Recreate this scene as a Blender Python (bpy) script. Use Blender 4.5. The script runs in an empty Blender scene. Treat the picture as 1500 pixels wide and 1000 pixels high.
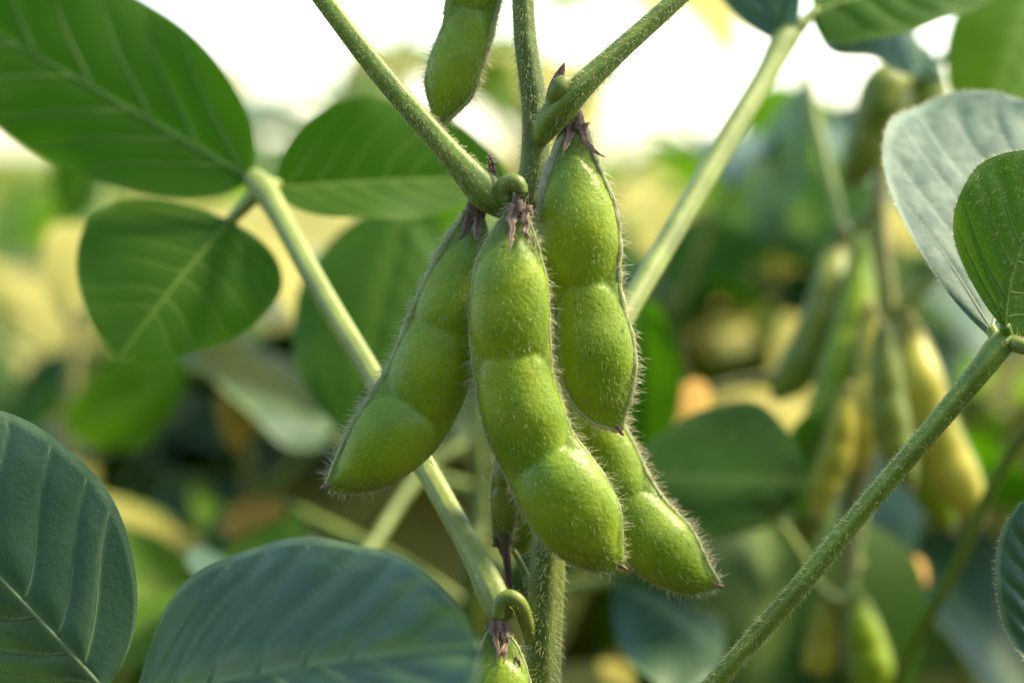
import bpy, math, random
import numpy as np
from mathutils import Vector, Matrix

random.seed(4)
RNG = np.random.default_rng(11)
scene = bpy.context.scene
COL = scene.collection

# ------------------------------------------------------------------ camera
FOC = 0.4175                      # focus distance (m): frame is about 17 cm wide there
LENS = 90.0
FPX = 1500 * LENS / 36.0          # focal length in photograph pixels
PITCH = math.radians(4.3)
CAMPOS = np.array([0.0, 0.0, 0.50])
cam = bpy.data.cameras.new('camera')
cam.lens = LENS
cam.sensor_width = 36
cam.clip_start = 0.01
cam.clip_end = 2000
cam.dof.use_dof = True
cam.dof.focus_distance = FOC
cam.dof.aperture_fstop = 8.2
cam_ob = bpy.data.objects.new('camera', cam)
cam_ob.location = CAMPOS
cam_ob.rotation_euler = (math.pi / 2 - PITCH, 0, 0)
COL.objects.link(cam_ob)
scene.camera = cam_ob

# ------------------------------------------------------------------ sky and sun
SUN_AZ = math.radians(78)         # to the right of the view direction (behind the plants)
SUN_EL = math.radians(52)
world = bpy.data.worlds.new('World')
scene.world = world
world.use_nodes = True
wn = world.node_tree
sky = wn.nodes.new('ShaderNodeTexSky')
sky.sky_type = 'NISHITA'
sky.sun_disc = False
sky.sun_elevation = SUN_EL
sky.sun_rotation = SUN_AZ
sky.air_density = 1.0
sky.dust_density = 0.6
sky.ozone_density = 1.0
wn.links.new(sky.outputs[0], wn.nodes['Background'].inputs[0])
wn.nodes['Background'].inputs[1].default_value = 0.12
sun = bpy.data.lights.new('sun', 'SUN')
sun.energy = 2.6
sun.angle = math.radians(13.0)
sun.color = (1.0, 0.87, 0.66)
sun_ob = bpy.data.objects.new('sun', sun)
sd = Vector((math.sin(SUN_AZ) * math.cos(SUN_EL), math.cos(SUN_AZ) * math.cos(SUN_EL), math.sin(SUN_EL)))
sun_ob.rotation_euler = sd.to_track_quat('Z', 'Y').to_euler()
sun_ob.location = (1, 1, 3)
COL.objects.link(sun_ob)
vs = scene.view_settings
vs.view_transform = 'Standard'
vs.look = 'None'
vs.exposure = 2.0
vs.gamma = 1.0
vs.use_white_balance = True
vs.white_balance_temperature = 6600
scene.cycles.max_bounces = 5
scene.cycles.diffuse_bounces = 3
scene.cycles.glossy_bounces = 2
scene.cycles.transmission_bounces = 4

# ------------------------------------------------------------------ helpers
RIGHT = np.array([1.0, 0, 0])
FWD = np.array([0, math.cos(PITCH), -math.sin(PITCH)])
UPV = np.array([0, math.sin(PITCH), math.cos(PITCH)])


def P(px, py, d=0.0):
    """photograph pixel + depth behind the focus plane (m) -> world position"""
    D = FOC + d
    return CAMPOS + FWD * D + RIGHT * ((px - 750) / FPX * D) + UPV * ((500 - py) / FPX * D)


def PX(d=0.0):
    return (FOC + d) / FPX


def unit(v):
    n = np.linalg.norm(v, axis=-1, keepdims=True)
    return v / np.maximum(n, 1e-12)


def spline(pts, n):
    """Catmull-Rom through the rows of pts, resampled evenly by length (first 3 columns)"""
    p = np.asarray(pts, float)
    p = np.vstack([2 * p[0] - p[1], p, 2 * p[-1] - p[-2]])
    out = []
    for i in range(1, len(p) - 2):
        t = np.linspace(0, 1, 24, endpoint=False)[:, None]
        a, b, c, e = p[i - 1], p[i], p[i + 1], p[i + 2]
        out.append(0.5 * (2 * b + (c - a) * t + (2 * a - 5 * b + 4 * c - e) * t ** 2 + (3 * b - a - 3 * c + e) * t ** 3))
    out.append(p[-2][None])
    q = np.vstack(out)
    s = np.concatenate([[0], np.cumsum(np.linalg.norm(np.diff(q[:, :3], axis=0), axis=1))])
    u = np.linspace(0, s[-1], n)
    return np.stack([np.interp(u, s, q[:, k]) for k in range(q.shape[1])], 1)


def mesh_from(name, verts, faces, attrs=None, smooth=True):
    me = bpy.data.meshes.new(name)
    me.from_pydata(verts.tolist() if hasattr(verts, 'tolist') else verts, [], faces)
    if smooth:
        me.polygons.foreach_set('use_smooth', [True] * len(me.polygons))
    for k, v in (attrs or {}).items():
        a = me.attributes.new(k, 'FLOAT', 'POINT')
        a.data.foreach_set('value', np.asarray(v, np.float32))
    me.update()
    return me


def link(name, me, mat, parent):
    o = bpy.data.objects.new(name, me)
    COL.objects.link(o)
    if mat is not None:
        if len(me.materials) == 0:
            me.materials.append(mat)
        o.material_slots[0].link = 'OBJECT'
        o.material_slots[0].material = mat
    if parent is not None:
        o.parent = parent
    return o


def origin(parent):
    o = np.zeros(3)
    while parent is not None:
        o = o + np.array(parent.location)
        parent = parent.parent
    return o


def thing(name, label, cat, loc, group=None):
    o = bpy.data.objects.new(name, None)
    o.empty_display_size = 0.02
    o.location = loc
    COL.objects.link(o)
    o['label'] = label
    o['category'] = cat
    if group:
        o['group'] = group
    return o


def frames(c, ref):
    """tangent, side, normal along a polyline; normal kept near ref"""
    T = unit(np.gradient(c, axis=0))
    N = unit(ref - (T * ref).sum(1, keepdims=True) * T)
    S = np.cross(N, T)
    return T, S, N


def grid_faces(n, m, closed):
    f = []
    mm = m if closed else m - 1
    for i in range(n - 1):
        for j in range(mm):
            j2 = (j + 1) % m
            f.append((i * m + j, i * m + j2, (i + 1) * m + j2, (i + 1) * m + j))
    return f


def tube_geo(pts, n, seg, ridges=0, ridge=0.0, flat=1.0, rough=0.0):
    q = spline(pts, n)
    c, r = q[:, :3], q[:, 3]
    tang = c[-1] - c[0]
    ref = -FWD if abs(np.dot(unit(tang), FWD)) < 0.9 else UPV
    T, S, N = frames(c, np.tile(ref, (n, 1)))
    th = np.linspace(0, 2 * math.pi, seg, endpoint=False)
    prof = 1 + ridge * np.cos(ridges * th) if ridges else np.ones(seg)
    rr = r[:, None] * prof[None]
    if rough:
        rr = rr * (1 + rough * RNG.normal(size=rr.shape))
    v = c[:, None] + rr[..., None] * (np.cos(th)[None, :, None] * S[:, None] + flat * np.sin(th)[None, :, None] * N[:, None])
    verts = v.reshape(-1, 3)
    stripe = np.tile(0.5 + 0.5 * np.cos(ridges * th), n) if ridges else np.zeros(n * seg)
    f = grid_faces(n, seg, True)
    f.append(tuple(range(seg))[::-1])
    f.append(tuple((n - 1) * seg + j for j in range(seg)))
    return verts, f, stripe, (c, r, T, S, N)


def tube(name, pts, mat, parent, n=24, seg=10, ridges=0, ridge=0.0, flat=1.0, hair=None, rough=0.0):
    """pts rows: x, y, z, radius"""
    v, f, st, fr = tube_geo(pts, n, seg, ridges, ridge, flat, rough)
    o = link(name, mesh_from(name, v - origin(parent), f, {'stripe': st}), mat, parent)
    if hair:
        c, r, T, S, N = fr
        k = hair['n']
        i = RNG.uniform(hair.get('t0', 0), hair.get('t1', 1), k) * (n - 1)
        i0 = np.clip(i.astype(int), 0, n - 2)
        w = (i - i0)[:, None]
        lerp = lambda a: a[i0] * (1 - w) + a[i0 + 1] * w
        th = RNG.uniform(0, 2 * math.pi, k)[:, None]
        nn = np.cos(th) * lerp(S) + np.sin(th) * lerp(N)
        pos = lerp(c) + nn * (r[i0] * 0.97)[:, None]
        hair_obj(pos, nn, lerp(T) * hair.get('lean', -0.3), hair['len'], hair.get('rad', 2.2e-5), o, hair.get('mat'))
    return o


def hair_obj(pos, nrm, lean, length, rad, parent, mat=None):
    """one mesh of many fine bent hairs"""
    k = len(pos)
    ln = length * (0.3 + 1.1 * RNG.random(k) ** 1.3)[:, None]
    d0 = unit(nrm + lean + RNG.normal(0, 0.30, (k, 3)))
    d1 = unit(d0 + lean * 0.7 + RNG.normal(0, 0.28, (k, 3)))
    a = unit(np.cross(d0, RNG.normal(size=(k, 3))))
    b = np.cross(d0, a)
    p1 = pos + d0 * ln * 0.5
    p2 = p1 + d1 * ln * 0.5
    rs = rad * RNG.uniform(0.75, 1.3, k)[:, None]
    V = np.empty((k, 7, 3))
    for j in range(3):
        an = 2 * math.pi * j / 3
        off = math.cos(an) * a + math.sin(an) * b
        V[:, j] = pos + off * rs * 1.25
        V[:, 3 + j] = p1 + off * rs * 0.8
    V[:, 6] = p2
    base = (np.arange(k) * 7)[:, None]
    quads, tris = [], []
    for j in range(3):
        j2 = (j + 1) % 3
        quads.append(np.concatenate([base + j, base + j2, base + 3 + j2, base + 3 + j], 1))
        tris.append(np.concatenate([base + 3 + j, base + 3 + j2, base + 6], 1))
    faces = np.concatenate(quads).tolist() + np.concatenate(tris).tolist()
    me = mesh_from('hair', V.reshape(-1, 3) - origin(parent), faces)
    o = link('hair', me, mat or M['hair'], parent)
    o['kind'] = 'stuff'
    return o


# ------------------------------------------------------------------ materials
M = {}


class NB:
    def __init__(self, name):
        self.m = bpy.data.materials.new(name)
        self.m.use_nodes = True
        self.t = self.m.node_tree
        self.t.nodes.clear()
        self.out = self.n('ShaderNodeOutputMaterial')

    def n(self, kind, **kw):
        nd = self.t.nodes.new(kind)
        for k, v in kw.items():
            if k.startswith('i_'):
                key = k[2:]
                nd.inputs[int(key) if key.isdigit() else key.replace('_', ' ')].default_value = v
            else:
                setattr(nd, k, v)
        return nd

    def l(self, a, b):
        self.t.links.new(a, b)

    def ramp(self, src, stops):
        r = self.n('ShaderNodeValToRGB')
        e = r.color_ramp.elements
        while len(e) < len(stops):
            e.new(0.5)
        for k, (p, c) in enumerate(stops):
            e[k].position = p
            e[k].color = (*c, 1) if len(c) == 3 else c
        self.l(src, r.inputs[0])
        return r.outputs[0]

    def mix(self, fac, a, b, mode='MIX'):
        m = self.n('ShaderNodeMix', data_type='RGBA', blend_type=mode)
        for src, idx in ((fac, 0), (a, 6), (b, 7)):
            if hasattr(src, 'links'):
                self.l(src, m.inputs[idx])
            else:
                m.inputs[idx].default_value = src if idx == 0 else (*src, 1)
        return m.outputs[2]

    def math(self, op, a, b=0.0):
        m = self.n('ShaderNodeMath', operation=op)
        for k, s in enumerate((a, b)):
            if hasattr(s, 'links'):
                self.l(s, m.inputs[k])
            else:
                m.inputs[k].default_value = s
        return m.outputs[0]

    def attr(self, name):
        return self.n('ShaderNodeAttribute', attribute_name=name).outputs['Fac']

    def noise(self, scale, detail=4, rough=0.55, dist=0.0):
        tc = self.n('ShaderNodeTexCoord')
        nz = self.n('ShaderNodeTexNoise')
        nz.inputs['Scale'].default_value = scale
        nz.inputs['Detail'].default_value = detail
        nz.inputs['Roughness'].default_value = rough
        nz.inputs['Distortion'].default_value = dist
        self.l(tc.outputs['Object'], nz.inputs['Vector'])
        return nz.outputs[0]


def leaf_mat(name, dark, light, vein, trans, tfac=0.33, rough=0.42, fine=True, spots=None, spec=0.5, scale=1.0, lo=0.32, hi=0.7):
    b = NB(name)
    nz = b.noise(90 * scale, 4)
    col = b.mix(b.ramp(nz, [(lo, (0, 0, 0)), (hi, (1, 1, 1))]), dark, light)
    if spots:
        sp = b.noise(60 * scale, 3, 0.5)
        col = b.mix(b.ramp(sp, [(0.55, (0, 0, 0)), (0.68, (1, 1, 1))]), col, spots)
    tc = b.n('ShaderNodeTexCoord')
    vo = b.n('ShaderNodeTexVoronoi', feature='DISTANCE_TO_EDGE')
    vo.inputs['Scale'].default_value = 800 * scale
    vo.inputs['Randomness'].default_value = 1.0
    wn_ = b.n('ShaderNodeTexNoise')
    wn_.inputs['Scale'].default_value = 300 * scale
    b.l(tc.outputs['Object'], wn_.inputs['Vector'])
    va_ = b.n('ShaderNodeVectorMath', operation='MULTIPLY_ADD')
    va_.inputs[1].default_value = (0.002, 0.002, 0.002)
    b.l(wn_.outputs['Color'], va_.inputs[0])
    b.l(tc.outputs['Object'], va_.inputs[2])
    b.l(va_.outputs[0], vo.inputs['Vector'])
    edge = b.ramp(vo.outputs[0], [(0.0, (1, 1, 1)), (0.16, (0, 0, 0))])
    va = b.attr('vein')
    if fine:
        col = b.mix(b.math('MULTIPLY', edge, 0.05), col, vein)
        fk = b.ramp(b.noise(420, 2, 0.5), [(0.70, (0, 0, 0)), (0.76, (1, 1, 1))])
        col = b.mix(b.math('MULTIPLY', fk, 0.35), col, (0.2, 0.17, 0.05))
    col = b.mix(b.math('MULTIPLY', va, 0.8), col, vein)
    pr = b.n('ShaderNodeBsdfPrincipled')
    b.l(col, pr.inputs['Base Color'])
    pr.inputs['Specular IOR Level'].default_value = spec
    rr = b.n('ShaderNodeMapRange')
    b.l(b.noise(260 * scale, 3), rr.inputs[0])
    rr.inputs[3].default_value = rough - 0.08
    rr.inputs[4].default_value = rough + 0.12
    b.l(rr.outputs[0], pr.inputs['Roughness'])
    tr = b.n('ShaderNodeBsdfTranslucent')
    tcol = b.mix(b.math('MULTIPLY', va, 0.6), trans, vein)
    tn = b.mix(b.ramp(nz, [(0.3, (0, 0, 0)), (0.75, (1, 1, 1))]), tcol, (trans[0] * 0.7, trans[1] * 0.72, trans[2]))
    b.l(tn, tr.inputs[0])
    bp = b.n('ShaderNodeBump')
    bp.inputs['Strength'].default_value = 0.28
    bp.inputs['Distance'].default_value = 0.0004
    h = b.math('ADD', b.math('MULTIPLY', edge, -0.14), b.math('MULTIPLY', b.noise(420 * scale, 6, 0.6, 0.6), 1.3))
    b.l(h, bp.inputs['Height'])
    b.l(bp.outputs[0], pr.inputs['Normal'])
    ms = b.n('ShaderNodeMixShader')
    ms.inputs[0].default_value = tfac
    b.l(pr.outputs[0], ms.inputs[1])
    b.l(tr.outputs[0], ms.inputs[2])
    b.l(ms.outputs[0], b.out.inputs[0])
    M[name] = b.m


leaf_mat('leaf_green', (0.030, 0.085, 0.006), (0.042, 0.105, 0.005), (0.10, 0.18, 0.02), (0.085, 0.25, 0.002), 0.42, 0.6, spec=0.12)
leaf_mat('leaf_dark', (0.032, 0.08, 0.008), (0.055, 0.11, 0.012), (0.2, 0.3, 0.06), (0.13, 0.32, 0.006), 0.36, 0.5, spec=0.2)
leaf_mat('leaf_blue', (0.022, 0.062, 0.024), (0.044, 0.098, 0.036), (0.2, 0.3, 0.11), (0.08, 0.2, 0.03), 0.2, 0.44, spec=0.45)
leaf_mat('leaf_sheen', (0.035, 0.095, 0.06), (0.13, 0.2, 0.13), (0.26, 0.34, 0.22), (0.16, 0.3, 0.08), 0.22, 0.52, spec=0.22, scale=1.7, lo=0.42, hi=0.6)  # pale mottling over dark teal paints the sky sheen into the blade colour
leaf_mat('leaf_bright', (0.06, 0.15, 0.006), (0.1, 0.2, 0.01), (0.2, 0.3, 0.05), (0.26, 0.5, 0.006), 0.48, 0.55, spec=0.25)
leaf_mat('leaf_yellow', (0.38, 0.36, 0.06), (0.58, 0.51, 0.14), (0.6, 0.54, 0.2), (0.72, 0.64, 0.18), 0.48, 0.6, spots=(0.3, 0.33, 0.04), spec=0.2)
leaf_mat('leaf_mid', (0.055, 0.125, 0.010), (0.085, 0.16, 0.018), (0.2, 0.3, 0.06), (0.14, 0.32, 0.006), 0.32, 0.5, spec=0.25)
leaf_mat('leaf_dry', (0.45, 0.22, 0.03), (0.7, 0.42, 0.08), (0.5, 0.3, 0.1), (0.8, 0.45, 0.05), 0.4, 0.65, spec=0.2)


def vein_mat(name, c, t):
    b = NB(name)
    pr = b.n('ShaderNodeBsdfPrincipled')
    pr.inputs['Roughness'].default_value = 0.5
    col = b.mix(b.noise(400, 3), tuple(x * 0.8 for x in c), tuple(x * 1.15 for x in c))
    b.l(col, pr.inputs['Base Color'])
    tr = b.n('ShaderNodeBsdfTranslucent')
    tr.inputs[0].default_value = (*t, 1)
    ms = b.n('ShaderNodeMixShader')
    ms.inputs[0].default_value = 0.4
    b.l(pr.outputs[0], ms.inputs[1])
    b.l(tr.outputs[0], ms.inputs[2])
    b.l(ms.outputs[0], b.out.inputs[0])
    M[name] = b.m


vein_mat('vein_green', (0.22, 0.33, 0.05), (0.6, 0.85, 0.1))
vein_mat('vein_blue', (0.22, 0.33, 0.12), (0.3, 0.45, 0.08))
vein_mat('vein_pale', (0.42, 0.48, 0.34), (0.3, 0.4, 0.15))


def pod_mat(name, a, bcol, neck, sss=0.3, rough=0.34):
    b = NB(name)
    big = b.ramp(b.noise(110, 3, 0.5, 0.4), [(0.3, (0, 0, 0)), (0.72, (1, 1, 1))])
    col = b.mix(big, a, bcol)
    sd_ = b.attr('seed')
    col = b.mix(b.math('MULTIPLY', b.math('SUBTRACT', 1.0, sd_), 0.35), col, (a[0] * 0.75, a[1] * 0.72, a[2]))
    col = b.mix(b.ramp(b.attr('along'), [(0.0, (1, 1, 1)), (0.16, (0, 0, 0))]), col, neck)
    # small dark flecks and pale glands
    fl = b.ramp(b.noise(800, 2, 0.5), [(0.70, (0, 0, 0)), (0.75, (1, 1, 1))])
    col = b.mix(b.math('MULTIPLY', fl, 0.7), col, (0.06, 0.05, 0.012))
    br = b.ramp(b.noise(170, 5, 0.65, 0.5), [(0.60, (0, 0, 0)), (0.74, (1, 1, 1))])
    col = b.mix(b.math('MULTIPLY', br, 0.35), col, (0.26, 0.2, 0.04))
    fn = b.ramp(b.noise(1800, 3, 0.6), [(0.35, (0, 0, 0)), (0.7, (1, 1, 1))])
    col = b.mix(b.math('MULTIPLY', fn, 0.06), col, (0.42, 0.5, 0.16))
    pr = b.n('ShaderNodeBsdfPrincipled')
    b.l(col, pr.inputs['Base Color'])
    pr.inputs['Specular IOR Level'].default_value = 0.34
    pr.inputs['Subsurface Weight'].default_value = sss
    pr.inputs['Subsurface Radius'].default_value = (0.6, 1.0, 0.15)
    pr.inputs['Subsurface Scale'].default_value = 0.0025
    rr = b.n('ShaderNodeMapRange')
    b.l(b.noise(200, 4), rr.inputs[0])
    rr.inputs[3].default_value = rough - 0.06
    rr.inputs[4].default_value = rough + 0.16
    b.l(rr.outputs[0], pr.inputs['Roughness'])
    bp = b.n('ShaderNodeBump')
    bp.inputs['Strength'].default_value = 0.35
    bp.inputs['Distance'].default_value = 0.0003
    h = b.math('ADD', b.noise(1400, 4), b.math('MULTIPLY', b.noise(350, 3), 1.5))
    b.l(h, bp.inputs['Height'])
    b.l(bp.outputs[0], pr.inputs['Normal'])
    b.l(pr.outputs[0], b.out.inputs[0])
    M[name] = b.m


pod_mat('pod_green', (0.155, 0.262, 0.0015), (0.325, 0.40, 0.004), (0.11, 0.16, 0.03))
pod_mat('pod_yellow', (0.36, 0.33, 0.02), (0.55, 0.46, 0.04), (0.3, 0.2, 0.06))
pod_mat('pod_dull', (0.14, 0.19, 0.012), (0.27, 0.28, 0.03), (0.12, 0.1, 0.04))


def stem_mat(name, a, bcol, rough=0.5, tfac=0.12):
    b = NB(name)
    st = b.attr('stripe')
    col = b.mix(b.math('MULTIPLY', st, 0.7), a, bcol)
    nz = b.ramp(b.noise(160, 5), [(0.3, (0.65, 0.65, 0.6)), (0.7, (1.15, 1.12, 1.05))])
    col = b.mix(1.0, col, nz, 'MULTIPLY')
    pr = b.n('ShaderNodeBsdfPrincipled')
    b.l(col, pr.inputs['Base Color'])
    pr.inputs['Roughness'].default_value = rough
    bp = b.n('ShaderNodeBump')
    bp.inputs['Strength'].default_value = 0.4
    bp.inputs['Distance'].default_value = 0.0003
    b.l(b.noise(900, 4), bp.inputs['Height'])
    b.l(bp.outputs[0], pr.inputs['Normal'])
    tr = b.n('ShaderNodeBsdfTranslucent')
    b.l(col, tr.inputs[0])
    ms = b.n('ShaderNodeMixShader')
    ms.inputs[0].default_value = tfac
    b.l(pr.outputs[0], ms.inputs[1])
    b.l(tr.outputs[0], ms.inputs[2])
    b.l(ms.outputs[0], b.out.inputs[0])
    M[name] = b.m


stem_mat('stem', (0.12, 0.18, 0.015), (0.22, 0.27, 0.04))
stem_mat('petiole', (0.14, 0.24, 0.008), (0.3, 0.38, 0.05))
stem_mat('petiole_pale', (0.26, 0.34, 0.06), (0.42, 0.48, 0.14))
stem_mat('bud', (0.2, 0.26, 0.03), (0.3, 0.34, 0.05))
stem_mat('seam', (0.30, 0.37, 0.10), (0.5, 0.52, 0.22))
stem_mat('seam_pale', (0.45, 0.46, 0.25), (0.55, 0.52, 0.32))
stem_mat('calyx', (0.15, 0.075, 0.06), (0.5, 0.36, 0.24), 0.8, 0.25)
stem_mat('tip', (0.28, 0.14, 0.09), (0.42, 0.24, 0.15), 0.6)
stem_mat('stem_yellow', (0.3, 0.29, 0.08), (0.45, 0.4, 0.15))


def hair_mat(name, c):
    b = NB(name)
    df = b.n('ShaderNodeBsdfDiffuse')
    tr = b.n('ShaderNodeBsdfTranslucent')
    df.inputs[0].default_value = (*c, 1)
    tr.inputs[0].default_value = (*c, 1)
    gl = b.n('ShaderNodeBsdfGlossy')
    gl.inputs['Roughness'].default_value = 0.35
    gl.inputs['Color'].default_value = (0.8, 0.8, 0.75, 1)
    m1 = b.n('ShaderNodeMixShader')
    m1.inputs[0].default_value = 0.5
    m2 = b.n('ShaderNodeMixShader')
    m2.inputs[0].default_value = 0.12
    b.l(df.outputs[0], m1.inputs[1])
    b.l(tr.outputs[0], m1.inputs[2])
    b.l(m1.outputs[0], m2.inputs[1])
    b.l(gl.outputs[0], m2.inputs[2])
    b.l(m2.outputs[0], b.out.inputs[0])
    M[name] = b.m


hair_mat('hair', (0.78, 0.76, 0.42))
hair_mat('hair_green', (0.60, 0.66, 0.22))
hair_mat('hair_warm', (0.85, 0.76, 0.5))

bs = NB('soil')
sc = bs.ramp(bs.noise(9, 8, 0.65), [(0.3, (0.035, 0.022, 0.014)), (0.7, (0.10, 0.068, 0.042))])
sp = bs.n('ShaderNodeBsdfPrincipled')
sp.inputs['Roughness'].default_value = 0.95
bs.l(sc, sp.inputs['Base Color'])
sb = bs.n('ShaderNodeBump')
sb.inputs['Distance'].default_value = 0.03
bs.l(bs.noise(14, 8, 0.65), sb.inputs['Height'])
bs.l(sb.outputs[0], sp.inputs['Normal'])
bs.l(sp.outputs[0], bs.out.inputs[0])
M['soil'] = bs.m

# ------------------------------------------------------------------ ground
gv = []
gn = 61
xs = np.sign(np.linspace(-1, 1, gn)) * np.abs(np.linspace(-1, 1, gn)) ** 4 * 400
for yy in xs:
    for xx in xs:
        gv.append((xx, yy + 1.0, 0.006 * math.sin(xx * 9.1) * math.cos(yy * 7.3) if abs(xx) < 20 and abs(yy) < 20 else 0))
soil = link('soil', mesh_from('soil', np.array(gv), grid_faces(gn, gn, False)), M['soil'], None)
soil['kind'] = 'structure'
soil['label'] = 'dark brown soil of the field under the crop'


# ------------------------------------------------------------------ leaf, pod, calyx builders
def leaf_w(t):
    return (t ** 0.6 * (1 - t) ** 0.75) / (0.4444 ** 0.6 * 0.5556 ** 0.75)


VT = [0.012, 0.13, 0.275, 0.42, 0.555, 0.69, 0.81]
VSLOPE = 0.30


def leaf(root, B, T, L, R, mat, vmat=None, bend=0.06, cup=0.0, nt=80, ns=24, veins=True, quilt=0.035, sbend=0.0, name='leaflet',
         wav=0.02, margin=False, edge_hair=0, face_hair=0, vr=1.0, flip=False, name_midrib='midrib'):
    """leaflet through four control points (px, py, depth): base, tip, left-most and right-most point"""
    B, T, L, R = [P(*q) for q in (B, T, L, R)]
    ln = np.linalg.norm(T - B)
    N = unit(np.cross(T - B, R - L))
    if np.dot(N, -FWD) < 0:
        N = -N
    if flip:
        bend, cup = -bend, -cup
    ax0 = lambda t: B + np.outer(t, T - B) + np.outer(bend * ln * 4 * t * (1 - t), N)
    sdir = unit(np.cross(N, T - B))
    if np.dot(sdir, L - R) < 0:
        sdir = -sdir
    ax = lambda t: ax0(t) + np.outer(sbend * ln * 4 * t * (1 - t), sdir)
    tm = 0.444
    mid = ax(np.array([tm]))[0]
    Lv, Rv = L - mid, R - mid
    ph = RNG.uniform(0, 6.28, 4)
    VTL = np.sort(np.array(VT) + np.r_[0, RNG.normal(0, 0.016, len(VT) - 1)])
    slope = VSLOPE * RNG.uniform(0.85, 1.15)
    offR = RNG.uniform(0.02, 0.055)

    def qmap(t, s, w):
        a = np.abs(s)
        return t - slope * a ** 1.12 * w ** 0.3 - offR * (s > 0) + 0.010 * np.sin(a * 6 + ph[3] + t * 7)


    def pos(t, s):
        """t along, s in [-1,1] across"""
        t = np.asarray(t, float)
        s = np.asarray(s, float)
        w = leaf_w(np.clip(t, 1e-6, 1 - 1e-6))
        a = np.abs(s)
        side = np.where(s[:, None] < 0, Lv[None], Rv[None])
        # laterals sweep forward: sample points slide towards the tip near the margin
        p = ax(t) + side * (w * a)[:, None]
        q = qmap(t, s, w)
        vt = VTL
        k = np.clip(np.searchsorted(vt, q) - 1, 0, len(vt) - 2)
        f = np.clip((q - vt[k]) / (vt[k + 1] - vt[k]), 0, 1)
        bul = np.sin(math.pi * f) ** 0.7 * np.clip(a * 5, 0, 1) * np.clip((1 - a) * 4, 0, 1)
        h = quilt * ln * (bul * 0.6 - 0.3 * np.exp(-(a / 0.07) ** 2))
        h = h + cup * ln * (a * w) ** 2
        h = h + wav * ln * a ** 2 * (np.sin(t * 9 + ph[0] + (s > 0) * ph[1]) + 0.5 * np.sin(t * 17 + ph[2]))
        return p + h[:, None] * N

    tt = np.linspace(0, 1, nt) ** 1.15
    ss = np.linspace(-1, 1, 2 * ns + 1)
    TT, SS = np.meshgrid(tt, ss, indexing='ij')
    V = pos(TT.ravel(), SS.ravel())
    a = np.abs(SS.ravel())
    w = leaf_w(np.clip(TT.ravel(), 1e-6, 1 - 1e-6))
    q = qmap(TT.ravel(), SS.ravel(), w)
    dv = np.min(np.abs(q[:, None] - VTL[None]), 1)
    va = np.maximum(np.exp(-(dv / 0.008) ** 2) * (a < 0.93) * 0.6, np.exp(-(a * w / 0.03) ** 2))
    va = np.maximum(va, (a > 0.955) * 0.75)
    me = mesh_from('leaflet', V - origin(root), grid_faces(nt, 2 * ns + 1, False), {'vein': va})
    o = link(name, me, M[mat], root)
    if veins:
        vm = M[vmat]
        t = np.linspace(0.0, 0.985, 22)
        c = pos(t, np.zeros(22))
        r = np.linspace(0.0085, 0.0015, 22) * ln * vr
        tube(name_midrib, np.column_stack([c, r]), vm, o, n=30, seg=8)
        for vi, t0 in enumerate(VTL[:-1]):
            for sg in (-1, 1):
                s = np.linspace(0.0, 0.93, 12)
                tl = np.full(12, t0 + 0.0)
                for _ in range(14):
                    wv = leaf_w(np.clip(tl, 1e-4, 0.999))
                    tl = np.clip(tl + 0.8 * (t0 - qmap(tl, s * sg + 1e-9 * sg, wv)), 0.001, 0.985)
                c = pos(tl, s * sg)
                rr = np.linspace(0.0048, 0.0012, 12) * ln * vr * (1.0 if vi < 5 else 0.75)
                tube('vein', np.column_stack([c, rr]), vm, o, n=18, seg=6)
    if face_hair:
        k = face_hair
        hp = pos(RNG.uniform(0.03, 0.95, k), RNG.uniform(-0.95, 0.95, k))
        hair_obj(hp, np.tile(N, (k, 1)), np.tile(unit(T - B) * 0.9, (k, 1)), 0.0007, 2.6e-5, o)
    if edge_hair:
        k = edge_hair
        t = RNG.uniform(0.01, 0.97, k)
        sg = RNG.choice([-1.0, 1.0], k)
        e = pos(t, sg)
        e0 = pos(t, sg * 0.9)
        hair_obj(e, unit(e - e0), RNG.normal(0, 0.25, (k, 3)), 0.0009, 2.6e-5, o)
    return o


def seedbump(t, x, seeds, half):
    b = np.zeros(np.broadcast(t, x).shape)
    half = half * 1.08
    for c in seeds:
        e = 1 - ((t - c) / half) ** 2 - (0.92 * x) ** 2
        b = np.maximum(b, np.sqrt(np.clip(e, 0, None)))
    return b


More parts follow.
